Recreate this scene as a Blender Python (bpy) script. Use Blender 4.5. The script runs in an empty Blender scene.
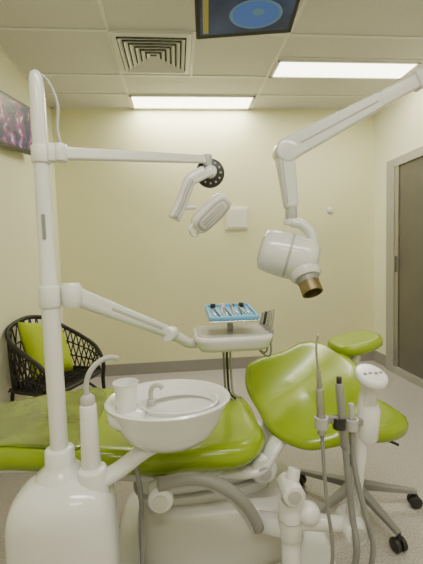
import bpy, bmesh, math, random
from mathutils import Matrix, Vector, Quaternion
random.seed(4)
COL=bpy.context.scene.collection
# ------------------------------------------------------------ camera
f=370.0
r=math.radians(1.8)
Yc=Vector((-34.5,26,-370)).normalized()
sr,cr=math.sin(r),math.cos(r)
Zc=Vector((-sr,cr,(34.5*sr+26*cr)/370)).normalized()
Xc=Yc.cross(Zc)
M=Matrix((Xc,Yc,Zc))
cd=bpy.data.cameras.new('camera');co=bpy.data.objects.new('camera',cd);COL.objects.link(co)
co.matrix_world=Matrix.Translation((0,0,1.22))@M.to_4x4()
cd.sensor_fit='VERTICAL';cd.sensor_height=24;cd.lens=24*f/564;cd.clip_start=0.05
bpy.context.scene.camera=co
# ------------------------------------------------------------ materials
def mat(name,c,rough=.5,metal=0,emit=None,es=1,noise=None,bump=None,coat=0,spec=None):
    m=bpy.data.materials.new(name);m.use_nodes=True
    nt=m.node_tree;b=nt.nodes['Principled BSDF']
    b.inputs['Base Color'].default_value=(*c,1);b.inputs['Roughness'].default_value=rough;b.inputs['Metallic'].default_value=metal
    if coat:b.inputs['Coat Weight'].default_value=coat;b.inputs['Coat Roughness'].default_value=.1
    if emit:
        b.inputs['Emission Color'].default_value=(*emit,1);b.inputs['Emission Strength'].default_value=es
    tc=nt.nodes.new('ShaderNodeTexCoord')
    if noise:
        sc,amt=noise
        n=nt.nodes.new('ShaderNodeTexNoise');n.inputs['Scale'].default_value=sc;n.inputs['Detail'].default_value=4
        nt.links.new(tc.outputs['Object'],n.inputs['Vector'])
        cr_=nt.nodes.new('ShaderNodeValToRGB')
        cr_.color_ramp.elements[0].position=.35;cr_.color_ramp.elements[1].position=.65
        cr_.color_ramp.elements[0].color=(*[x*(1-amt) for x in c],1);cr_.color_ramp.elements[1].color=(*[min(1,x*(1+amt)) for x in c],1)
        nt.links.new(n.outputs['Fac'],cr_.inputs['Fac']);nt.links.new(cr_.outputs['Color'],b.inputs['Base Color'])
    if bump:
        sc,st=bump
        n=nt.nodes.new('ShaderNodeTexNoise');n.inputs['Scale'].default_value=sc;n.inputs['Detail'].default_value=3
        nt.links.new(tc.outputs['Object'],n.inputs['Vector'])
        bp=nt.nodes.new('ShaderNodeBump');bp.inputs['Strength'].default_value=st;bp.inputs['Distance'].default_value=.005
        nt.links.new(n.outputs['Fac'],bp.inputs['Height']);nt.links.new(bp.outputs['Normal'],b.inputs['Normal'])
    return m
WALL=mat('wall_paint',(.82,.80,.50),.55,noise=(2,.015))
WALLS=mat('wall_paint_side',(.80,.79,.58),.6,noise=(2,.015))
CEIL=mat('ceiling_tile',(.68,.67,.635),.9,noise=(90,.06),bump=(120,.5))
TBAR=mat('t_bar',(.78,.775,.745),.5)
SKIRT=mat('skirting_vinyl',(.30,.28,.26),.5,noise=(200,.1))
WHITE=mat('white_plastic',(.70,.705,.70),.22,noise=(3,.01),coat=.5)
WARM=mat('cream_plastic',(.58,.57,.53),.3,noise=(3,.01))
GREYP=mat('grey_plastic',(.24,.235,.225),.4,noise=(5,.02))
LGREY=mat('light_grey_plastic',(.42,.42,.41),.35,noise=(5,.02))
GREEN=mat('lime_vinyl',(.245,.345,.004),.24,noise=(6,.04),bump=(60,.03),coat=.2)
FILM=mat('plastic_film_over_vinyl',(.13,.185,.012),.16,noise=(9,.25),bump=(14,.5),coat=.6)
GREENF=mat('lime_fabric',(.40,.50,.01),.8,noise=(150,.12),bump=(250,.3))
BLACK=mat('black_plastic',(.02,.02,.02),.4,noise=(10,.1))
RATTAN=mat('black_rattan',(.014,.012,.011),.5,noise=(60,.3))
CHROME=mat('chrome',(.7,.7,.7),.18,1,noise=(5,.02))
STEEL=mat('brushed_steel',(.45,.44,.42),.35,1,noise=(40,.05))
BLUE=mat('blue_tray_plastic',(.15,.44,.75),.4,noise=(10,.03))
BROWN=mat('brass_collimator',(.22,.17,.08),.35,.6,noise=(10,.1))
ALU=mat('door_aluminium',(.40,.39,.36),.4,.3,noise=(20,.03))
DGLASS=mat('frosted_brown_glass',(.12,.11,.09),.35,noise=(3,.08))
PORC=mat('porcelain',(.75,.755,.75),.12,noise=(3,.01),coat=.5)
HOSE=mat('grey_hose',(.22,.22,.215),.45,noise=(30,.05))
LIGHTM=mat('diffuser',(1,.97,.85),.5,emit=(1,.95,.74),es=7)
VENT_SHADE=mat('vent_interior_shade',(.10,.095,.085),.8,noise=(5,.1))  # dark colour that paints the shade inside the vent
CUPM=mat('cup_plastic',(.80,.80,.80),.3,noise=(5,.01))
# floor: speckled vinyl
FLOOR=bpy.data.materials.new('speckled_vinyl_floor');FLOOR.use_nodes=True
nt=FLOOR.node_tree;b=nt.nodes['Principled BSDF'];b.inputs['Roughness'].default_value=.30
tc=nt.nodes.new('ShaderNodeTexCoord');v=nt.nodes.new('ShaderNodeTexNoise');v.inputs['Scale'].default_value=130;v.inputs['Detail'].default_value=3
n2=nt.nodes.new('ShaderNodeTexNoise');n2.inputs['Scale'].default_value=16
rp=nt.nodes.new('ShaderNodeValToRGB');e=rp.color_ramp.elements
e[0].position=.36;e[0].color=(.33,.295,.275,1);e[1].position=.64;e[1].color=(.55,.515,.485,1)
k=e.new(.47);k.color=(.45,.415,.39,1)
mx=nt.nodes.new('ShaderNodeMixRGB');mx.blend_type='MULTIPLY';mx.inputs[0].default_value=.10
nt.links.new(tc.outputs['Object'],v.inputs['Vector']);nt.links.new(tc.outputs['Object'],n2.inputs['Vector'])
nt.links.new(v.outputs['Fac'],rp.inputs['Fac']);nt.links.new(rp.outputs['Color'],mx.inputs[1]);nt.links.new(n2.outputs['Fac'],mx.inputs[2]);nt.links.new(mx.outputs[0],b.inputs['Base Color'])
# screens
def screen_mat(name,cols,scale,es):
    m=bpy.data.materials.new(name);m.use_nodes=True;nt=m.node_tree;b=nt.nodes['Principled BSDF']
    tc=nt.nodes.new('ShaderNodeTexCoord');n=nt.nodes.new('ShaderNodeTexNoise');n.inputs['Scale'].default_value=scale
    rp=nt.nodes.new('ShaderNodeValToRGB');el=rp.color_ramp.elements
    el[0].position=.3;el[0].color=(*cols[0],1);el[1].position=.7;el[1].color=(*cols[-1],1)
    for i,c in enumerate(cols[1:-1]):
        k=el.new(.3+.4*(i+1)/(len(cols)-1));k.color=(*c,1)
    nt.links.new(tc.outputs['Object'],n.inputs['Vector']);nt.links.new(n.outputs['Fac'],rp.inputs['Fac'])
    nt.links.new(rp.outputs['Color'],b.inputs['Base Color']);nt.links.new(rp.outputs['Color'],b.inputs['Emission Color'])
    b.inputs['Emission Strength'].default_value=es;b.inputs['Roughness'].default_value=.2
    return m
SCR1=screen_mat('tv_picture',[(.005,.005,.03),(.01,.02,.09),(.05,.02,.12),(.22,.05,.16),(.5,.4,.6)],13,.5)
SCR2=screen_mat('tv_picture_blue',[(.02,.03,.06),(.03,.045,.10),(.05,.075,.15)],5,.3)
SCRB=mat('tv_disc_blue',(.05,.12,.36),.3,emit=(.05,.13,.4),es=.4)
SCRC=mat('tv_disc_pale',(.10,.20,.30),.3,emit=(.1,.2,.3),es=.3)
SCRG=mat('tv_disc_gold',(.30,.26,.06),.3,emit=(.3,.26,.06),es=.3)
# ------------------------------------------------------------ helpers
def group(name,loc=(0,0,0)):
    e=bpy.data.objects.new(name,None);COL.objects.link(e);e.empty_display_size=.1;return e
def finish(name,bm,m,parent=None,smooth=True,bevel=0,seg=3,sub=0):
    me=bpy.data.meshes.new(name);bmesh.ops.recalc_face_normals(bm,faces=bm.faces);bm.to_mesh(me);bm.free()
    o=bpy.data.objects.new(name,me);COL.objects.link(o)
    if isinstance(m,(list,tuple)):
        for x in m:me.materials.append(x)
    else:me.materials.append(m)
    if smooth:
        for p in me.polygons:p.use_smooth=True
    if bevel:
        md=o.modifiers.new('bev','BEVEL');md.width=bevel;md.segments=seg;md.limit_method='ANGLE';md.angle_limit=math.radians(40)
    if sub:
        md=o.modifiers.new('sub','SUBSURF');md.levels=sub;md.render_levels=sub
    if smooth and (bevel):
        md=o.modifiers.new('wn','WEIGHTED_NORMAL')
    if parent:o.parent=parent
    return o
def box(name,parent,lo,hi,m,bevel=0,rot=None,seg=3):
    c=[(lo[i]+hi[i])/2 for i in range(3)];s=[hi[i]-lo[i] for i in range(3)]
    bm=bmesh.new();bmesh.ops.create_cube(bm,size=1)
    for v in bm.verts:v.co=Vector((v.co.x*s[0],v.co.y*s[1],v.co.z*s[2]))
    R=rot if rot is not None else Matrix.Identity(3)
    for v in bm.verts:v.co=R@v.co+Vector(c)
    return finish(name,bm,m,parent,bevel>0,bevel,seg)
def frame(d,hint=Vector((0,0,1))):
    d=d.normalized()
    if abs(d.dot(hint))>.95:hint=Vector((0,1,0))
    s=d.cross(hint).normalized();u=s.cross(d).normalized()
    return d,s,u
def beam(name,parent,p1,p2,w1,h1,w2,h2,m,bevel=.01,hint=Vector((0,0,1))):
    p1=Vector(p1);p2=Vector(p2);d,s,u=frame(p2-p1,hint)
    bm=bmesh.new();vs=[]
    for p,w,h in((p1,w1,h1),(p2,w2,h2)):
        for a,bb in((-1,-1),(1,-1),(1,1),(-1,1)):
            vs.append(bm.verts.new(p+s*a*w/2+u*bb*h/2))
    bm.faces.new(vs[:4]);bm.faces.new(vs[4:])
    for i in range(4):bm.faces.new((vs[i],vs[(i+1)%4],vs[4+(i+1)%4],vs[4+i]))
    return finish(name,bm,m,parent,True,bevel,4)
def lathe(name,parent,o,axis,prof,m,seg=40,sx=1,sy=1):
    o=Vector(o);d,s,u=frame(Vector(axis),Vector((0,1,0)) if abs(Vector(axis).normalized().z)>.9 else Vector((0,0,1)))
    if abs(d.z)>.999: s,u=Vector((1,0,0)),Vector((0,1,0))
    bm=bmesh.new();rings=[]
    for (rr,h) in prof:
        if rr<1e-6: rings.append([bm.verts.new(o+d*h)])
        else: rings.append([bm.verts.new(o+d*h+s*math.cos(2*math.pi*i/seg)*rr*sx+u*math.sin(2*math.pi*i/seg)*rr*sy) for i in range(seg)])
    for A,B in zip(rings,rings[1:]):
        for i in range(seg):
            j=(i+1)%seg
            if len(A)==1 and len(B)==1:continue
            if len(A)==1:bm.faces.new((A[0],B[i],B[j]))
            elif len(B)==1:bm.faces.new((A[i],B[0],A[j]))
            else:bm.faces.new((A[i],B[i],B[j],A[j]))
    ob=finish(name,bm,m,parent,True)
    md=ob.modifiers.new('es','EDGE_SPLIT');md.split_angle=math.radians(50)
    return ob
def cyl(name,parent,p1,p2,r1,m,r2=None,seg=28,cap=.15):
    p1=Vector(p1);p2=Vector(p2);L=(p2-p1).length;r2=r1 if r2 is None else r2
    c1=r1*cap;c2=r2*cap
    return lathe(name,parent,p1,p2-p1,[(0,0),(r1-c1,0),(r1-c1*.3,c1*.3),(r1,c1),(r2,L-c2),(r2-c2*.3,L-c2*.3),(r2-c2,L),(0,L)],m,seg)
def catmull(P,closed,n):
    P=[Vector(p) for p in P];out=[];N=len(P)
    rng=range(N) if closed else range(N-1)
    for i in rng:
        p1=P[i];p2=P[(i+1)%N] 
        p0=P[(i-1)%N] if closed or i>0 else p1*2-p2
        p3=P[(i+2)%N] if closed or i+2<N else p2*2-p1
        for k in range(n):
            t=k/n
            out.append(.5*((2*p1)+(p2-p0)*t+(2*p0-5*p1+4*p2-p3)*t*t+(3*p1-p0-3*p2+p3)*t**3))
    if not closed:out.append(P[-1])
    return out
def tube(name,parent,pts,rad,m,n=6,seg=12,flat=None,closed=False,smooth_path=True,hint=None):
    P=catmull(pts,closed,n) if smooth_path else [Vector(p) for p in pts]
    K=len(P);bm=bmesh.new();rings=[];prev=None
    for i,p in enumerate(P):
        if closed:t=P[(i+1)%K]-P[i-1]
        else:t=P[min(i+1,K-1)]-P[max(i-1,0)]
        t.normalize()
        if hint is not None:
            s=t.cross(Vector(hint)).normalized();u=s.cross(t).normalized()
        else:
            if prev is None:_,s,u=frame(t)
            else:
                s=(prev-t*prev.dot(t)).normalized();u=s.cross(t)
            prev=s
        fr=i/(K-1)
        rr=rad(fr) if callable(rad) else rad
        a,bb=(rr,rr) if flat is None else (rr*flat[0],rr*flat[1])
        rings.append([bm.verts.new(p+s*math.cos(2*math.pi*j/seg)*a+u*math.sin(2*math.pi*j/seg)*bb) for j in range(seg)])
    for i in range(K if closed else K-1):
        A=rings[i];B=rings[(i+1)%K]
        for j in range(seg):bm.faces.new((A[j],A[(j+1)%seg],B[(j+1)%seg],B[j]))
    if not closed:
        bm.faces.new(rings[0]);bm.faces.new(rings[-1])
    return finish(name,bm,m,parent,True)
def cushion(name,parent,outline,th,m,fn,n=8,edge=.9,prof=None,z0=0):
    O=catmull([(x,y,0) for x,y in outline],True,n)
    c=sum(O,Vector())/len(O)
    prof=prof or [(0,0),(.4,0),(.75,0),(edge,.01),(edge+(1-edge)*.7,.14),(1,.42),(1,.58),(edge+(1-edge)*.7,.86),(edge,.97),(.82,1),(.7,1),(.55,1),(.4,1),(.2,1),(0,1)]
    bm=bmesh.new();rings=[]
    for s,z in prof:
        if s==0:rings.append([bm.verts.new(fn(c.x,c.y,z*th+z0))])
        else:
            rings.append([bm.verts.new(fn(c.x+(p.x-c.x)*s,c.y+(p.y-c.y)*s,z*th+z0)) for p in O])
    seg=len(O)
    for A,B in zip(rings,rings[1:]):
        for i in range(seg):
            j=(i+1)%seg
            if len(A)==1:bm.faces.new((A[0],B[i],B[j]))
            elif len(B)==1:bm.faces.new((A[i],B[0],A[j]))
            else:bm.faces.new((A[i],B[i],B[j],A[j]))
    return finish(name,bm,m,parent,True)
def ball(name,parent,c,rad,m,scale=(1,1,1),rot=None):
    bm=bmesh.new();bmesh.ops.create_uvsphere(bm,u_segments=28,v_segments=18,radius=rad)
    R=rot or Matrix.Identity(3)
    for v in bm.verts:v.co=R@Vector((v.co.x*scale[0],v.co.y*scale[1],v.co.z*scale[2]))+Vector(c)
    return finish(name,bm,m,parent,True)
# ------------------------------------------------------------ room
XL,XR,YB,YF,H=-1.17,2.13,3.85,-2.2,2.70
box('wall_back',None,(XL-.1,YB,0),(XR+.1,YB+.1,H),WALL)
box('wall_left',None,(XL-.1,YF,0),(XL,YB,H),WALLS)
box('wall_right',None,(XR,YF,0),(XR+.1,YB,H),WALLS)
box('wall_front',None,(XL-.1,YF-.1,0),(XR+.1,YF,H),WALLS)
box('floor',None,(XL-.1,YF-.1,-.1),(XR+.1,YB+.1,0),FLOOR)
box('ceiling',None,(XL-.1,YF-.1,H),(XR+.1,YB+.1,H+.1),CEIL)
box('baseboard_back',None,(XL+.012,YB-.012,0),(XR-.012,YB,.12),SKIRT)
box('baseboard_left',None,(XL,YF,0),(XL+.012,YB,.12),SKIRT)
box('baseboard_right',None,(XR-.012,3.56,0),(XR,YB,.12),SKIRT)
g=group('trim_1')
for i,x in enumerate((-.99-.6,-.39,.81,2.01)):
    if x>XL: box('bar_x%d'%i,g,(x-.012,YF,H-.006),(x+.012,YB,H),TBAR)
for i,y in enumerate((3.53,3.17,2.57,1.97,1.37,.77,.17,-.43,-1.03)):
    box('bar_y%d'%i,g,(XL,y-.012,H-.0065),(XR,y+.012,H-.0005),TBAR)
box('bar_z0',g,(.81,2.858,H-.0065),(2.01,2.882,H-.0005),TBAR)
box('bar_z1',g,(.17-.012,2.57,H-.006),(.17+.012,3.17,H-.0005),TBAR)
box('perimeter_back',g,(XL,YB-.02,H-.006),(XR,YB,H),TBAR)
box('perimeter_right',g,(XR-.02,YF,H-.006),(XR,YB,H),TBAR)
box('perimeter_left',g,(XL,YF,H-.006),(XL+.02,YB,H),TBAR)
def panel(x0,x1,y0,y1,power):
    g=group('ceiling_light_panel')
    box('diffuser',g,(x0+.02,y0+.02,H-.010),(x1-.02,y1-.02,H-.004),LIGHTM)
    for nm,a,b_ in(('rim_1',(x0,y0),(x1,y0+.02)),('rim_2',(x0,y1-.02),(x1,y1)),('rim_3',(x0,y0),(x0+.02,y1)),('rim_4',(x1-.02,y0),(x1,y1))):
        box(nm,g,(a[0],a[1],H-.016),(b_[0],b_[1],H-.001),TBAR)
    l=bpy.data.lights.new('tube_light','AREA');l.shape='RECTANGLE';l.size=x1-x0-.06;l.size_y=y1-y0-.06;l.energy=power;l.color=(1,.965,.86)
    o=bpy.data.objects.new('tube_light',l);COL.objects.link(o);o.location=((x0+x1)/2,(y0+y1)/2,H-.02);o.parent=g
panel(-.38,.79,3.53,3.83,16)
panel(.83,1.99,2.88,3.16,13)
panel(-.38,.79,.2,.5,22)  # this and the following panels are unseen, added for camera-side lighting
panel(-.38,.79,-1.1,-.8,14)
panel(.83,1.99,.2,.5,10)
w=bpy.data.worlds.new('world');bpy.context.scene.world=w;w.use_nodes=True
w.node_tree.nodes['Background'].inputs[0].default_value=(1,.97,.9,1);w.node_tree.nodes['Background'].inputs[1].default_value=.2
# vent
g=group('ceiling_air_vent')
cx,cy=-.115,2.83
box('shade_plate',g,(cx-.25,cy-.25,H-.008),(cx+.25,cy+.25,H-.004),VENT_SHADE)  # flat dark plate below the ceiling slab, painted shade for the vent interior
def sqring(nm,ro,ri,zo,zi,m):
    bm=bmesh.new();A=[];B=[];C=[];D=[]
    for a,b_ in((-1,-1),(1,-1),(1,1),(-1,1)):
        A.append(bm.verts.new((cx+a*ro,cy+b_*ro,zo)));B.append(bm.verts.new((cx+a*ri,cy+b_*ri,zi)))
        C.append(bm.verts.new((cx+a*ro,cy+b_*ro,zo+.004)));D.append(bm.verts.new((cx+a*ri,cy+b_*ri,zi+.004)))
    for i in range(4):
        j=(i+1)%4
        bm.faces.new((A[i],A[j],B[j],B[i]));bm.faces.new((C[i],C[j],D[j],D[i]));bm.faces.new((A[i],A[j],C[j],C[i]));bm.faces.new((B[i],B[j],D[j],D[i]))
    finish(nm,bm,m,g,False)
sqring('rim',.27,.235,H-.02,H-.024,TBAR)
sqring('rim_side',.272,.27,H-.02,H-.006,TBAR)
for i in range(6):
    ro=.225-i*.036
    sqring('louvre_%d'%i,ro,ro-.022,H-.036,H-.016,TBAR)
# door in right wall
g=group('door_1')
X=XR
box('glass',g,(X-.018,1.9,.06),(X-.006,3.42,2.0),DGLASS)
box('jamb_far',g,(X-.04,3.42,0),(X-.001,3.55,2.08),ALU,.004)
box('jamb_near',g,(X-.04,1.80,0),(X-.001,1.9,2.08),ALU,.004)
box('head',g,(X-.04,1.9,2.0),(X-.001,3.42,2.08),ALU,.004)
box('sill',g,(X-.04,1.9,0),(X-.001,3.42,.07),ALU,.004)
box('stile',g,(X-.032,3.36,.07),(X-.017,3.42,2.0),STEEL,.003)
box('lock',g,(X-.06,3.375,1.0),(X-.03,3.405,1.16),STEEL,.004)
# wall fittings
g=group('wall_access_panel')
box('plate',g,(.51,YB-.020,1.475),(.75,YB-.001,1.705),mat('panel_paint',(.80,.79,.66),.5),.004)
box('hatch',g,(.53,YB-.028,1.495),(.73,YB-.019,1.685),mat('panel_paint2',(.85,.84,.73),.5),.003)
g=group('wall_sensor')
lathe('disc',g,(1.64,YB-.002,1.655),(0,-1,0),[(0,0),(.035,0),(.035,.01),(.03,.016),(0,.018)],WHITE,24)
# ------------------------------------------------------------ wall television (left)
g=group('wall_television')
Rt=Matrix.Rotation(math.radians(8),3,'X')@Matrix.Rotation(math.radians(9),3,'Y')
Rt=Matrix.Rotation(math.radians(-3),3,'Z')@Rt
ct=Vector((-1.075,2.76,2.155))
def wtv(nm,lo,hi,m,bev=0):
    bm=bmesh.new();bmesh.ops.create_cube(bm,size=1)
    for v in bm.verts:
        p=Vector([(lo[i]+hi[i])/2+v.co[i]*(hi[i]-lo[i]) for i in range(3)]);v.co=Rt@p+ct
    finish(nm,bm,m,g,bev>0,bev)
wtv('housing',(-.018,-.36,-.165),(.018,.36,.165),BLACK,.006)
wtv('picture',(.0175,-.335,-.135),(.0195,.335,.145),SCR1)
box('bracket',g,(XL+.001,2.65,2.08),(XL+.075,2.80,2.22),BLACK,.004)
# ------------------------------------------------------------ ceiling television
g=group('ceiling_television')
c=Vector((.408,1.905,2.515));R=Matrix.Rotation(math.radians(-4),3,'Z')@Matrix.Rotation(math.radians(-3),3,'Y')@Matrix.Rotation(math.radians(-9),3,'X')
def tvbox(nm,lo,hi,m,bev=0):
    bm=bmesh.new();bmesh.ops.create_cube(bm,size=1)
    for v in bm.verts:
        p=Vector([(lo[i]+hi[i])/2+v.co[i]*(hi[i]-lo[i]) for i in range(3)]);v.co=R@p+c
    finish(nm,bm,m,g,bev>0,bev)
tvbox('housing',(-.275,-.19,0),(.275,.30,.04),BLACK,.008)
tvbox('picture',(-.25,-.165,-.003),(.25,.265,.001),SCR2)
bmd=R@Vector((0,0,-1))
lathe('disc_outer',g,c+R@Vector((.05,.14,-.0035)),bmd,[(0,0),(.115,0),(.115,.001),(0,.001)],SCRC,40,1.25,.85)
lathe('disc_graphic',g,c+R@Vector((.05,.14,-.0050)),bmd,[(0,0),(.10,0),(.10,.001),(0,.001)],SCRB,40,1.25,.85)
lathe('disc_center',g,c+R@Vector((.06,.12,-.0065)),bmd,[(0,0),(.028,0),(.028,.001),(0,.001)],SCRC,30,1.2,.85)
tvbox('side_graphic',(-.235,-.15,-.005),(-.205,.25,-.002),SCRG)
cyl('ceiling_stem',g,c+R@Vector((0,.05,.03)),(c.x,c.y+.05,H),.03,WHITE)
# ------------------------------------------------------------ dental chair
g=group('dental_chair')
def seatfn(x,y,z):
    lift=.065*max(0,min(1,(-x-.10)/.5))
    yc=(y-1.57)/.32
    bend=.012*yc*yc*(z>.05)
    return Vector((x,y,.432+z+lift+bend))
seat_out=[(.32,1.40),(.325,1.57),(.32,1.76),(.23,1.88),(.05,1.90),(-.2,1.90),(-.42,1.90),(-.60,1.80),(-.8,1.72),(-1.0,1.64),(-1.06,1.5),(-1.0,1.33),(-.8,1.275),(-.6,1.265),(-.4,1.265),(-.2,1.265),(.05,1.262),(.23,1.28)]
cushion('seat',g,seat_out,.085,GREEN,seatfn)
cover=[(-.36,1.30),(-.355,1.45),(-.35,1.6),(-.36,1.75),(-.40,1.86),(-.46,1.862),(-.60,1.785),(-.8,1.70),(-.98,1.62),(-1.03,1.5),(-.98,1.35),(-.8,1.30),(-.6,1.283),(-.42,1.280)]
cushion('foot_film_cover',g,cover,.012,FILM,seatfn,edge=.95,z0=.078)
cushion('seat_shell',g,[(.27,1.42),(.28,1.57),(.27,1.73),(.1,1.80),(-.2,1.80),(-.45,1.76),(-.9,1.62),(-.98,1.5),(-.9,1.37),(-.45,1.33),(-.2,1.31),(.1,1.31)],.05,WHITE,lambda x,y,z:Vector((x,y,.385+z+.065*max(0,min(1,(-x-.10)/.5)))))
# backrest
P0=Vector((.37,0,.485));P1=Vector((.74,0,.715));Ld=(P1-P0);Lb=Ld.length;ud=Ld.normalized();nd=Vector((-ud.z,0,ud.x))
def backfn(u,y,z):
    yc=(y-1.60)/.28
    if yc>0: k=.06*yc**2+.05*yc*max(0,1-abs(u-.05)/.35)
    else: k=-.055*abs(yc)**1.8*max(0,1-abs(u-.20)/.34)
    lum=-.012*math.sin(math.pi*min(1,max(0,u/Lb)))
    p=P0+ud*u+nd*(z+k+lum)
    return Vector((p.x,y,p.z))
back_out=[(-.01,1.42),(-.015,1.60),(-.01,1.78),(.05,1.88),(.14,1.895),(.25,1.87),(.36,1.86),(.43,1.79),(.455,1.66),(.45,1.50),(.42,1.37),(.34,1.28),(.24,1.245),(.14,1.25),(.05,1.29)]
cushion('backrest',g,back_out,.05,GREEN,backfn)
def backfn2(u,y,z):
    p=backfn(u,y,0);p=p+nd*(z-.030);return p
cushion('backrest_shell',g,[(u*.82+.04,1.6+(y-1.6)*.78) for u,y in back_out],.03,WHITE,backfn2)
tube('back_bracket',g,[(.12,1.36,.40),(.24,1.36,.385),(.30,1.36,.40),(.345,1.38,.45),(.40,1.42,.49)],.045,WHITE,flat=(.55,1.0),hint=(0,1,0))
lathe('hinge_cover',g,(.30,1.33,.39),(0,-1,0),[(0,-.05),(.050,-.05),(.053,-.01),(.046,0),(0,.004)],WHITE)
lathe('hinge_cap',g,(.30,1.324,.39),(0,-1,0),[(0,0),(.026,0),(.026,.006),(0,.008)],LGREY)
tube('back_spine',g,[(.25,1.57,.40),(.40,1.57,.44),(.58,1.6,.555),(.72,1.62,.655),(.80,1.64,.75)],.03,WHITE,flat=(2.0,.8),hint=(0,1,0))
# headrest
Rh=Matrix.Rotation(math.radians(-12),3,'Y')
def headfn(x,y,z):
    return Rh@Vector((x,y,z+.25*(y*y)+.35*x*x))+Vector((.825,1.66,.757))
cushion('headrest',g,[(.115,.0),(.095,.085),(0,.115),(-.09,.09),(-.110,0),(-.09,-.095),(0,-.12),(.095,-.085)],.05,GREEN,headfn)
beam('headrest_stem',g,(.68,1.62,.64),(.83,1.65,.765),.08,.018,.08,.018,LGREY,.005)
# armrest near side
tube('armrest',g,[(-.12,1.215,.430),(-.06,1.212,.452),(.03,1.21,.458),(.10,1.21,.435),(.16,1.21,.385),(.205,1.21,.32),(.235,1.21,.26)],lambda t:.033-.012*t,LGREY,flat=(.75,1.0),hint=(0,1,0),seg=18)
tube('armrest_pad',g,[(-.09,1.19,.462),(-.03,1.188,.475),(.04,1.186,.476),(.11,1.186,.450),(.175,1.19,.398),(.222,1.195,.33),(.245,1.20,.27)],.018,GREYP,flat=(1.15,1.3),hint=(0,1,0),seg=16)
lathe('armrest_pivot',g,(-.085,1.30,.415),(0,-1,0),[(0,0),(.03,0),(.03,.07),(.042,.075),(.042,.122),(.036,.129),(0,.131)],WHITE)
lathe('armrest_pivot_cap',g,(-.085,1.170,.415),(0,-1,0),[(0,0),(.025,0),(.025,.004),(0,.006)],WARM)
# base
def ped(x,y,z):
    return Vector((x,y,z))
cushion('scissor_housing',g,[(.33,1.42),(.34,1.57),(.3,1.72),(.05,1.76),(-.15,1.72),(-.2,1.57),(-.17,1.40),(.05,1.36)],.17,WHITE,lambda x,y,z:Vector((x+.0*z,y,.22+z+.06*x)),edge=.93)
cushion('housing_trim',g,[(.34,1.40),(.35,1.57),(.31,1.73),(.05,1.77),(-.16,1.73),(-.21,1.57),(-.18,1.39),(.05,1.345)],.014,LGREY,lambda x,y,z:Vector((x,y,.30+z+.06*x)),edge=.97)
cushion('lower_cover',g,[(.48,1.38),(.5,1.57),(.42,1.74),(.1,1.78),(-.15,1.74),(-.2,1.57),(-.17,1.33),(.1,1.28),(.35,1.28)],.22,WARM,lambda x,y,z:Vector((x*(1-.25*z),y+(.10*z if y<1.5 else 0),.045+z)),edge=.94)
cushion('floor_plate',g,[(.55,1.25),(.58,1.57),(.5,1.85),(.1,1.88),(-.25,1.85),(-.3,1.57),(-.27,1.24),(.1,1.16),(.4,1.16)],.05,WHITE,ped,edge=.95)
# ------------------------------------------------------------ cuspidor unit with pole
g=group('dental_cuspidor_unit')
PX,PY=-.376,1.12
body_out=[(-.175,1.0),(-.165,1.09),(-.185,1.18),(-.26,1.212),(-.345,1.216),(-.44,1.212),(-.51,1.18),(-.53,1.09),(-.51,.99),(-.44,.955),(-.345,.945),(-.25,.955)]
body_out=[(-.365+(x+.345)*.84,1.095+(y-1.08)*.86) for x,y in body_out]
def bodyfn(x,y,z):
    s=1+.10*max(0,(.5-z))
    return Vector((-.36+(x+.36)*s,y,z))
cushion('body',g,body_out,.565,WHITE,bodyfn,prof=[(0,0),(.9,0),(.97,.01),(.98,.03),(1,.25),(1,.6),(.99,.82),(.965,.87),(.92,.91),(.85,.945),(.75,.975),(.6,1.0),(.4,1.02),(.25,1.03),(0,1.03)])
cushion('body_lower_band',g,[( -.36+(x+.36)*1.012,1.095+(y-1.095)*1.012) for x,y in body_out],.10,LGREY,bodyfn,edge=.97)
lathe('pole_collar',g,(PX,PY,.565),(0,0,1),[(0,0),(.075,0),(.072,.012),(.05,.03),(.043,.045),(.042,.085),(.036,.09),(0,.09)],WHITE)
lathe('pole',g,(PX,PY,.6),(0,0,1),[(0,0),(.0255,0),(.0255,.5),(.0255,.52),(.023,.525),(.0215,.8),(.0205,1.10),(.019,1.13),(.015,1.145),(.007,1.152),(0,1.153)],WHITE)
box('pole_label',g,(PX-.002,PY-.0255,1.28),(PX+.008,PY-.018,1.35),GREYP,.002)
cyl('tray_arm_hub',g,(PX,PY,1.08),(PX,PY,1.145),.030,WHITE)
cyl('lamp_arm_hub',g,(PX,PY,1.495),(PX,PY,1.545),.026,WHITE)
cyl('suction_column',g,(-.28,1.10,.55),(-.28,1.10,.79),.030,WHITE,.024)
cyl('suction_base',g,(-.275,1.09,.48),(-.275,1.09,.60),.050,WHITE,.042)
lathe('suction_cap',g,(-.28,1.10,.79),(0,0,1),[(0,0),(.021,0),(.021,.02),(.012,.03),(0,.03)],LGREY)
tube('gooseneck',g,[(-.28,1.10,.80),(-.282,1.10,.845),(-.27,1.10,.885),(-.245,1.11,.912),(-.215,1.12,.922),(-.19,1.13,.915)],.008,LGREY)
tube('bowl_arm',g,[(-.27,1.10,.545),(-.20,1.11,.575),(-.12,1.14,.615),(-.03,1.17,.635),(.07,1.17,.645)],.026,WHITE,flat=(1.3,.9),seg=18)
BC=Vector((-.045,1.17,.755))
bowl=lathe('bowl',g,BC,(0,0,1),[(0,-.130),(.07,-.130),(.12,-.118),(.15,-.09),(.172,-.05),(.188,-.01),(.198,.004),(.200,.011),(.194,.016),(.182,.012),(.168,-.004),(.13,-.03),(.07,-.05),(.02,-.058),(0,-.058)],PORC,56,1.0,.84)
lathe('bowl_drain',g,(BC.x+.03,BC.y,BC.z-.057),(0,0,1),[(0,0),(.02,0),(.02,.004),(.01,.005),(0,.003)],CHROME,24)
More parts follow.
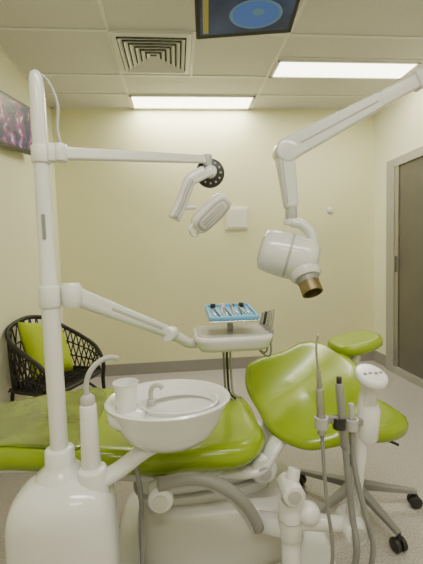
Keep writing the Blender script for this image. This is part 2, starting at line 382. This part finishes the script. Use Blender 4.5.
lathe('bowl_inner_ring',g,(BC.x+.035,BC.y,BC.z-.02),(0,0,1),[(.115,0),(.125,.012),(.128,.02),(.122,.022),(.11,.004)],PORC,48,1.0,.80)
lathe('cup_platform',g,(-.172,1.13,.70),(0,0,1),[(0,0),(.04,0),(.058,.02),(.060,.048),(.056,.052),(0,.052)],PORC,36)
tube('bowl_spout',g,[(-.10,1.17,.75),(-.10,1.17,.79),(-.09,1.168,.808),(-.072,1.165,.81),(-.062,1.163,.80)],.0075,LGREY)
cyl('spout_base',g,(-.10,1.17,.745),(-.10,1.17,.765),.015,LGREY)
tube('cable',g,[(PX+.01,PY,1.745),(PX+.035,PY,1.72),(PX+.055,PY,1.66),(PX+.05,PY,1.59),(PX+.06,PY,1.54)],.004,LGREY)
tube('drain_hose',g,[(-.17,1.16,.60),(-.15,1.19,.45),(-.155,1.2,.25),(-.16,1.19,.02)],.008,HOSE)
# plastic cup
g=group('plastic_cup')
lathe('cup',g,(-.172,1.13,.7525),(0,0,1),[(0,0),(.027,0),(.028,.003),(.032,.04),(.037,.084),(.039,.085),(.039,.088),(.036,.088),(.031,.04),(.026,.006),(0,.006)],CUPM,36)
# ------------------------------------------------------------ operating light
g=group('dental_operating_light')
A0=Vector((-.335,1.12,1.525));A1=Vector((.125,1.5,1.60))
cyl('hub_block',g,(-.349,1.12,1.50),(-.349,1.12,1.55),.017,WHITE)
beam('arm',g,A0,A1,.024,.038,.02,.032,WHITE,.008)
cyl('arm_root',g,(-.325,1.128,1.502),(-.325,1.128,1.552),.020,WHITE)
cyl('arm_end_pin',g,(.135,1.51,1.575),(.135,1.51,1.62),.020,LGREY)
cyl('drop',g,(.138,1.51,1.53),(.138,1.51,1.58),.016,LGREY)
lathe('joint_disc',g,(.145,1.525,1.548),(0,-1,0),[(0,0),(.055,0),(.058,.006),(.058,.018),(.05,.024),(0,.024)],BLACK)
for i in range(12):
    a=i*math.pi/6
    ball('knob_%d'%i,g,(.145+.042*math.cos(a),1.501,1.548+.042*math.sin(a)),.0045,LGREY)
lathe('joint_hub',g,(.145,1.502,1.548),(0,-1,0),[(0,0),(.024,0),(.024,.03),(.02,.036),(0,.036)],WHITE)
beam('yoke_top',g,(.150,1.475,1.548),(.055,1.455,1.50),.04,.032,.036,.03,WHITE,.01)
tube('yoke',g,[(.12,1.465,1.545),(.065,1.455,1.515),(.045,1.45,1.47),(.022,1.445,1.415),(-.006,1.44,1.362)],.021,WHITE,flat=(.9,1.1),seg=16)
tube('yoke_edge',g,[(.068,1.437,1.51),(.048,1.43,1.47),(.026,1.425,1.415),(-.002,1.42,1.364)],.008,LGREY,flat=(.9,1.1),seg=10)
tube('yoke_lower',g,[(.012,1.445,1.388),(.04,1.46,1.405),(.08,1.475,1.41)],.009,WHITE)
ax=Vector((.66,-.05,.60)).normalized();nn=Vector((.35,-.80,-.42));nn=(nn-ax*nn.dot(ax)).normalized();s3=ax.cross(nn)
Rl=Matrix((ax,s3,nn)).transposed()
def lampfn(x,y,z):return Rl@Vector((x*.90,y*.74,z))+Vector((.134,1.50,1.395))
lamp_o=[(.10,0),(.092,.04),(.05,.058),(-.05,.058),(-.092,.04),(-.10,0),(-.092,-.04),(-.05,-.058),(.05,-.058),(.092,-.04)]
cushion('lamp_head',g,lamp_o,.042,WHITE,lampfn)
cushion('lamp_glass',g,[(x*.84,y*.78) for x,y in lamp_o],.006,LGREY,lampfn,z0=.040)
cushion('lamp_reflector',g,[(x*.74,y*.60) for x,y in lamp_o],.003,WHITE,lampfn,z0=.0455)
for i in range(3):
    y=-.018+i*.018
    tube('lamp_rib_%d'%i,g,[lampfn(-.06,y,.049),lampfn(.06,y,.049)],.0022,LGREY,n=2,seg=6)
tube('lamp_handle',g,[lampfn(-.09,-.03,.02),lampfn(-.118,-.03,.03),lampfn(-.126,0,.03),lampfn(-.118,.03,.03),lampfn(-.09,.03,.02)],.006,WHITE)
# ------------------------------------------------------------ delivery tray on arm
g=group('dental_instrument_tray')
B0=Vector((-.318,1.135,1.115));B1=Vector((-.04,1.52,.905))
lathe('shoulder',g,(-.318,1.135,1.078),(0,0,1),[(0,0),(.024,0),(.029,.01),(.029,.062),(.022,.072),(0,.072)],WHITE)
beam('arm',g,B0,B1,.036,.058,.034,.05,WHITE,.017)
lathe('elbow',g,(B1.x,B1.y-.02,B1.z),(-.4,-.9,0),[(0,-.03),(.026,-.03),(.029,-.024),(.029,.024),(.026,.03),(0,.03)],WHITE)
nA=Vector((.81,-.585,0))
beam('arm_label',g,B0+(B1-B0)*.3+nA*.0165,B0+(B1-B0)*.85+nA*.0165,.004,.010,.004,.010,LGREY,.001)
tube('fore_arm',g,[B1+Vector((-.01,-.01,0)),(.0,1.56,.87),(.04,1.60,.838),(.10,1.63,.832)],.022,WHITE,seg=16)
body=[(.385,1.52),(.393,1.65),(.38,1.79),(.23,1.80),(.08,1.79),(.062,1.65),(.08,1.52),(.23,1.505)]
cushion('console',g,body,.068,WHITE,lambda x,y,z:Vector((x,y,.806+z)),prof=[(0,0),(.6,0),(.86,.05),(.93,.3),(.97,.6),(1,.75),(1,.95),(.97,1),(.9,1),(.5,1),(0,1)])
cushion('console_mat',g,[(.23+(x-.23)*.9,1.65+(y-1.65)*.88) for x,y in body],.006,LGREY,lambda x,y,z:Vector((x,y,.872+z)))
cyl('tray_post',g,(.23,1.66,.87),(.23,1.66,.95),.014,LGREY)
def tr(x,y,z):return Vector((.23+x,1.64+y,.950+z+.08*y))
def slab(nm,x0,x1,y0,y1,z0,z1,m,bev=.003):
    bm=bmesh.new();bmesh.ops.create_cube(bm,size=1)
    for v in bm.verts:
        v.co=tr((x0+x1)/2+v.co.x*(x1-x0),(y0+y1)/2+v.co.y*(y1-y0),(z0+z1)/2+v.co.z*(z1-z0))
    finish(nm,bm,m,g,True,bev)
slab('tray_plate',-.108,.108,-.13,.13,-.004,.004,CHROME)
slab('tray_liner',-.103,.103,-.125,.125,.004,.012,BLUE)
slab('tray_rim_a',-.103,.103,-.128,-.116,.01,.022,BLUE);slab('tray_rim_b',-.103,.103,.116,.128,.01,.022,BLUE)
slab('tray_rim_c',-.106,-.095,-.128,.128,.01,.022,BLUE);slab('tray_rim_d',.095,.106,-.128,.128,.01,.022,BLUE)
for i in range(10):
    x=-.075+i*.0165;yy=random.uniform(-.02,.02)
    cyl('instrument_%d'%i,g,tr(x,-.075+yy,.016),tr(x+random.uniform(-.014,.014),.06+yy,.018+.01*random.random()),.003,(CHROME,BLACK,STEEL)[i%3],seg=8)
for i in range(4):
    x=-.07+i*.045
    lathe('pot_%d'%i,g,tr(x,.09,.012),(0,0,1),[(0,0),(.012,0),(.012,.02),(0,.02)],(BLACK,WHITE,CHROME,BLACK)[i],14)
beam('holder_bar',g,(.37,1.56,.85),(.40,1.80,.86),.02,.012,.02,.012,LGREY,.003)
for i in range(4):
    y=1.57+i*.065
    cyl('holder_%d'%i,g,(.392+.003*i,y,.835),(.399,y,.885),.011,GREYP,seg=14)
    cyl('handpiece_%d'%i,g,(.394,y,.87),(.412,y+.01,.975-.015*i),.007,(STEEL,GREYP,BLACK,GREYP)[i],seg=12)
    tube('handpiece_hose_%d'%i,g,[(.394,y,.84),(.396,y,.79),(.385,y+.01,.765),(.36,y+.02,.78),(.34,y+.02,.81)],.0045,HOSE)
for i,(x,y,m) in enumerate(((.205,1.74,HOSE),(.222,1.75,BLACK),(.24,1.76,LGREY))):
    tube('hose_%d'%i,g,[(x,y,.82),(x+.002,y+.01,.70),(x+.004,y+.01,.60),(x+.008,y-.01,.55),(x+.03,y-.05,.535)],.006,m)
# ------------------------------------------------------------ X-ray unit
g=group('dental_xray_unit')
E0=Vector((1.32,1.75,2.095));E1=Vector((.535,1.75,1.70))
box('wall_plate',g,(XR-.03,1.62,2.0),(XR-.001,1.88,2.30),WHITE,.008)
beam('wall_arm',g,(XR-.02,1.75,2.17),(1.33,1.75,2.17),.07,.09,.07,.08,WHITE,.012)
cyl('shoulder',g,(1.33,1.75,2.05),(1.33,1.75,2.22),.045,WHITE)
beam('upper_arm_thin',g,E0,E0+(E1-E0)*.5,.05,.07,.05,.07,WHITE,.012)
beam('upper_arm_shoulder',g,E0,E0+(E1-E0)*.19,.07,.09,.07,.09,WHITE,.012)
beam('upper_arm_thick',g,E0+(E1-E0)*.42,E1,.078,.078,.085,.108,WHITE,.014)
beam('arm_seam',g,E0+(E1-E0)*.45+Vector((0,-.0415,-.002)),E0+(E1-E0)*.93+Vector((0,-.0435,-.002)),.003,.006,.003,.006,LGREY,.001)
cyl('elbow',g,(.530,1.795,1.695),(.530,1.705,1.695),.056,WHITE,cap=.2)
beam('fore_arm',g,(.520,1.75,1.715),(.553,1.75,1.43),.085,.085,.062,.062,WHITE,.016,hint=Vector((0,1,0)))
beam('fore_arm_seam',g,(.50,1.7085,1.67),(.528,1.718,1.45),.003,.006,.003,.006,LGREY,.001,hint=Vector((0,1,0)))
cyl('swivel',g,(.553,1.75,1.375),(.553,1.75,1.435),.028,LGREY)
cyl('swivel_cap',g,(.553,1.75,1.35),(.553,1.75,1.38),.036,WHITE)
tube('yoke',g,[(.553,1.75,1.365),(.60,1.735,1.35),(.640,1.72,1.30),(.650,1.71,1.23)],.030,WHITE,flat=(1.3,.8),seg=16)
Hc=Vector((.525,1.72,1.205));dh=Vector((.90,-.25,-.28)).normalized()
lathe('head_barrel',g,Hc-dh*.130,dh,[(0,0),(.078,.0),(.092,.006),(.099,.02),(.104,.05),(.108,.11),(.108,.17),(.104,.21),(.092,.245),(.068,.265),(0,.275)],WHITE,44,1,1)
lathe('head_end_cap',g,Hc-dh*.132,dh,[(0,-.004),(.060,-.004),(.067,.0),(.067,.004)],LGREY)
lathe('head_band',g,Hc-dh*.005,dh,[(.1085,0),(.110,.003),(.110,.009),(.1085,.012)],LGREY,44)
cdv=Vector((.12,-.55,-.80)).normalized()
C0=Hc+Vector((.05,-.02,-.02))
lathe('collimator_collar',g,C0+cdv*.03,cdv,[(0,0),(.072,0),(.072,.06),(.060,.075),(0,.075)],WHITE)
lathe('collimator_grey_ring',g,C0+cdv*.10,cdv,[(0,0),(.050,0),(.048,.03),(0,.03)],GREYP)
lathe('collimator_cone',g,C0+cdv*.115,cdv,[(0,0),(.046,0),(.048,.068),(.042,.069),(.038,.01),(0,.008)],BROWN)
# ------------------------------------------------------------ suction / handpiece post
g=group('dental_suction_stand')
T=Vector((.600,1.12,.80));Bt=Vector((.542,1.12,.315))
cyl('post',g,Bt,T,.022,WHITE,.022)
lathe('post_sleeve',g,(.592,1.12,.60),(.1,0,1),[(0,0),(.030,0),(.036,.012),(.036,.11),(.028,.125),(0,.125)],WHITE)
cyl('neck',g,(.598,1.12,.72),(.602,1.11,.815),.027,WHITE,.020)
cushion('control_head',g,[(.645,1.08),(.65,1.12),(.63,1.16),(.59,1.165),(.56,1.13),(.557,1.09),(.58,1.06),(.615,1.055)],.028,WHITE,lambda x,y,z:Vector((x,y,.800+z+.25*(y-1.1))))
for i in range(4):
    ball('button_%d'%i,g,(.580+.018*i,1.10+.004*(i%2),.829),.006,GREYP,(1,1,.5))
cyl('lower_joint',g,(.542,1.17,.315),(.542,1.07,.315),.040,WHITE)
lathe('lower_joint_cap',g,(.542,1.071,.315),(0,-1,0),[(0,0),(.024,0),(.024,.004),(0,.006)],LGREY)
cyl('link_arm',g,(.542,1.12,.315),(.34,1.15,.325),.026,WHITE)
cyl('link_joint',g,(.345,1.15,.27),(.345,1.15,.40),.040,WHITE)
cyl('link_joint_band',g,(.345,1.15,.33),(.345,1.15,.34),.0415,LGREY)
cyl('link_joint_cap',g,(.345,1.15,.40),(.345,1.15,.44),.030,LGREY,.026)
cyl('knuckle',g,(.345,1.19,.44),(.345,1.10,.44),.036,WHITE)
lathe('knuckle_cap',g,(.345,1.101,.44),(0,-1,0),[(0,0),(.022,0),(.022,.004),(0,.006)],LGREY)
cyl('knuckle_arm',g,(.345,1.15,.44),(.365,1.16,.50),.026,WHITE,.02)
cyl('root_arm',g,(.345,1.15,.30),(.26,1.26,.25),.036,WHITE)
ball('root_ball',g,(.40,1.13,.36),.038,WHITE)
cyl('drop_post',g,(.345,1.15,.04),(.345,1.15,.28),.032,WHITE)
beam('holder_bar',g,(.60,1.11,.665),(.41,1.08,.705),.018,.022,.018,.022,GREYP,.005)
for i,(x,y,z) in enumerate(((.425,1.075,.70),(.487,1.085,.69),(.53,1.09,.68))):
    lathe('holder_ring_%d'%i,g,(x,y,z-.025),(0,0,1),[(.014,0),(.020,0),(.021,.035),(.014,.035),(.014,0)],(LGREY,BLACK,LGREY)[i],20)
cyl('syringe_body',g,(.426,1.075,.655),(.420,1.075,.80),.013,STEEL,.011)
cyl('syringe_neck',g,(.420,1.075,.80),(.417,1.075,.86),.008,STEEL,.006)
tube('syringe_tip',g,[(.417,1.075,.855),(.412,1.075,.90),(.412,1.075,.94),(.416,1.072,.970)],.0035,STEEL)
cyl('suction_wand',g,(.487,1.085,.81),(.505,1.085,.60),.012,GREYP,.013)
cyl('suction_tip',g,(.487,1.085,.83),(.487,1.085,.80),.008,BLACK)
tube('suction_hose_a',g,[(.505,1.085,.61),(.515,1.085,.50),(.525,1.08,.38),(.53,1.06,.28),(.52,1.08,.18),(.45,1.10,.10),(.37,1.13,.13)],.0105,HOSE)
tube('suction_hose_b',g,[(.426,1.075,.66),(.43,1.07,.55),(.44,1.07,.42),(.455,1.07,.30),(.45,1.08,.20),(.40,1.12,.14)],.006,HOSE)
tube('suction_hose_c',g,[(.53,1.09,.66),(.535,1.085,.54),(.56,1.07,.40),(.585,1.06,.28),(.56,1.07,.15),(.47,1.09,.06),(.37,1.13,.09)],.009,HOSE)
cyl('wand_c',g,(.528,1.09,.74),(.53,1.09,.65),.009,LGREY)
# ------------------------------------------------------------ operator stool
g=group('operator_stool')
SC=Vector((.80,1.62,0))
cushion('seat',g,[(.2,0),(.185,.1),(.11,.19),(0,.2),(-.11,.19),(-.185,.1),(-.2,0),(-.19,-.12),(-.10,-.19),(0,-.2),(.10,-.19),(.19,-.12)],.075,GREEN,lambda x,y,z:SC+Vector((x,y,.405+z)))
lathe('seat_pan',g,SC+Vector((0,0,.385)),(0,0,1),[(0,0),(.12,0),(.15,.022),(0,.022)],BLACK)
cyl('gas_lift',g,SC+Vector((0,0,.12)),SC+Vector((0,0,.395)),.018,CHROME)
cyl('gas_sleeve',g,SC+Vector((0,0,.09)),SC+Vector((0,0,.25)),.028,BLACK)
tube('lever',g,[SC+Vector((.05,-.05,.38)),SC+Vector((.11,-.11,.37)),SC+Vector((.14,-.13,.36))],.006,BLACK)
lathe('hub',g,SC+Vector((0,0,.075)),(0,0,1),[(0,0),(.045,0),(.05,.03),(.03,.05),(0,.05)],GREYP)
for i in range(5):
    a=math.radians(-8+72*i);d=Vector((math.cos(a),math.sin(a),0))
    beam('leg_%d'%i,g,SC+d*.03+Vector((0,0,.11)),SC+d*.285+Vector((0,0,.075)),.045,.035,.026,.02,GREYP,.006)
    q=SC+d*.28;sd=Vector((-d.y,d.x,0))
    cyl('caster_stem_%d'%i,g,q+Vector((0,0,.04)),q+Vector((0,0,.08)),.010,BLACK,seg=12)
    for k in(-1,1):
        cyl('caster_%d_%d'%(i,k),g,q+sd*(.006*k)+Vector((0,0,.029)),q+sd*(.024*k)+Vector((0,0,.029)),.0285,BLACK,seg=20)
# ------------------------------------------------------------ rattan armchair
def place(before,T4):
    for o in set(bpy.data.objects)-before:
        if o.type=='MESH':o.data.transform(T4)
before=set(bpy.data.objects)
pv=Vector((-.88,2.73,0))
T4=Matrix.Translation(pv+Vector((-.012,-.05,0)))@Matrix.Rotation(math.radians(-22),4,'Z')@Matrix.Diagonal((.90,.90,1,1))@Matrix.Translation(-pv)
g=group('rattan_armchair')
y0,y1=2.42,3.04;xb=-1.10;xf=-.66
ym=(y0+y1)/2
hoop=[(xf+.02,y0,.0),(xf,y0,.28),(xf+.01,y0,.42),(-.72,y0-.01,.54),(-.86,y0-.01,.62),(-1.02,y0+.02,.70),(-1.10,y0+.10,.77),(-1.12,ym,.81),(-1.10,y1-.10,.77),(-1.02,y1-.02,.70),(-.86,y1+.01,.62),(-.72,y1+.01,.54),(xf+.01,y1,.42),(xf,y1,.28),(xf+.02,y1,.0)]
tube('hoop_frame',g,hoop,.016,RATTAN)
seatring=[(xf,y0+.03,.37),(xf-.2,y0,.37),(xb+.05,y0+.05,.37),(xb,ym,.37),(xb+.05,y1-.05,.37),(xf-.2,y1,.37),(xf,y1-.03,.37),(xf+.03,ym,.37)]
tube('seat_ring',g,seatring,.014,RATTAN,closed=True)
HP=catmull(hoop,False,10);SR=catmull(seatring,True,16)
K=len(HP);i0=int(K*.20);i1=int(K*.80);N=30
for i in range(N):
    t=i/(N-1);a=HP[int(i0+(i1-i0)*t)]
    tt=min(SR,key=lambda p:(p.x-a.x)**2+(p.y-a.y)**2)
    j=SR.index(tt)
    for k in (-6,6) :
        bpt=SR[(j+k)%len(SR)]
        if bpt.x>-.62 :continue
        m_=(a+bpt)/2
        tube('weave_%d_%d'%(i,k),g,[a,m_+Vector((-.01,0,0)),bpt],.0055,RATTAN,n=3,seg=6)
for k in range(1,3):
    fr=k/3
    tube('band_%d'%k,g,[HP[int(i0+(i1-i0)*t/12)]*fr+min(SR,key=lambda p:(p.x-HP[int(i0+(i1-i0)*t/12)].x)**2+(p.y-HP[int(i0+(i1-i0)*t/12)].y)**2)*(1-fr) for t in range(13)],.006,RATTAN,n=3,seg=6)
for i in range(16):
    y=y0+.04+i*(y1-y0-.08)/15
    tube('seat_slat_%d'%i,g,[(xf+.01,y,.372),(-.88,y,.36),(xb+.03,y,.372)],.007,RATTAN,n=3,seg=6)
for i in range(7):
    x=xf-.03-i*.06
    tube('seat_cross_%d'%i,g,[(x,y0+.01,.366),(x,ym,.358),(x,y1-.01,.366)],.007,RATTAN,n=3,seg=6)
for i,y in enumerate((y0+.05,y1-.05)):
    tube('back_leg_%d'%i,g,[(xb+.05,y,.37),(xb+.02,y,.18),(xb,y,0)],.014,RATTAN)
for i,y in enumerate((y0,y1)):
    tube('side_stretcher_%d'%i,g,[(xf,y,.18),(-.88,y+.01,.26),(xb+.03,y+(.05 if i==0 else -.05),.18)],.010,RATTAN)
tube('front_stretcher',g,[(xf,y0,.2),(xf+.01,ym,.30),(xf,y1,.2)],.010,RATTAN)
# cushion
g=group('throw_cushion')
Rc=Matrix.Rotation(math.radians(-8),3,'X')@Matrix.Rotation(math.radians(66),3,'Y')
def cf(x,y,z):
    return Rc@Vector((x,y,z))+Vector((-.93,2.71,.60))
bm=bmesh.new();G=18;top={};bot={}
for i in range(G+1):
    for j in range(G+1):
        u=i/G*2-1;v_=j/G*2-1
        ex=u*.205*(1-.08*(1-v_*v_)*(abs(u)**3));ey=v_*.215*(1-.08*(1-u*u)*(abs(v_)**3))
        h=.075*((1-u**4)*(1-v_**4))**.5
        top[i,j]=bm.verts.new(cf(ex,ey,h))
        bot[i,j]=top[i,j] if (i in(0,G) or j in(0,G)) else bm.verts.new(cf(ex,ey,-h))
for i in range(G):
    for j in range(G):
        bm.faces.new((top[i,j],top[i+1,j],top[i+1,j+1],top[i,j+1]))
        bm.faces.new((bot[i,j],bot[i,j+1],bot[i+1,j+1],bot[i+1,j]))
finish('pillow',bm,GREENF,g,True)
place(before,T4)
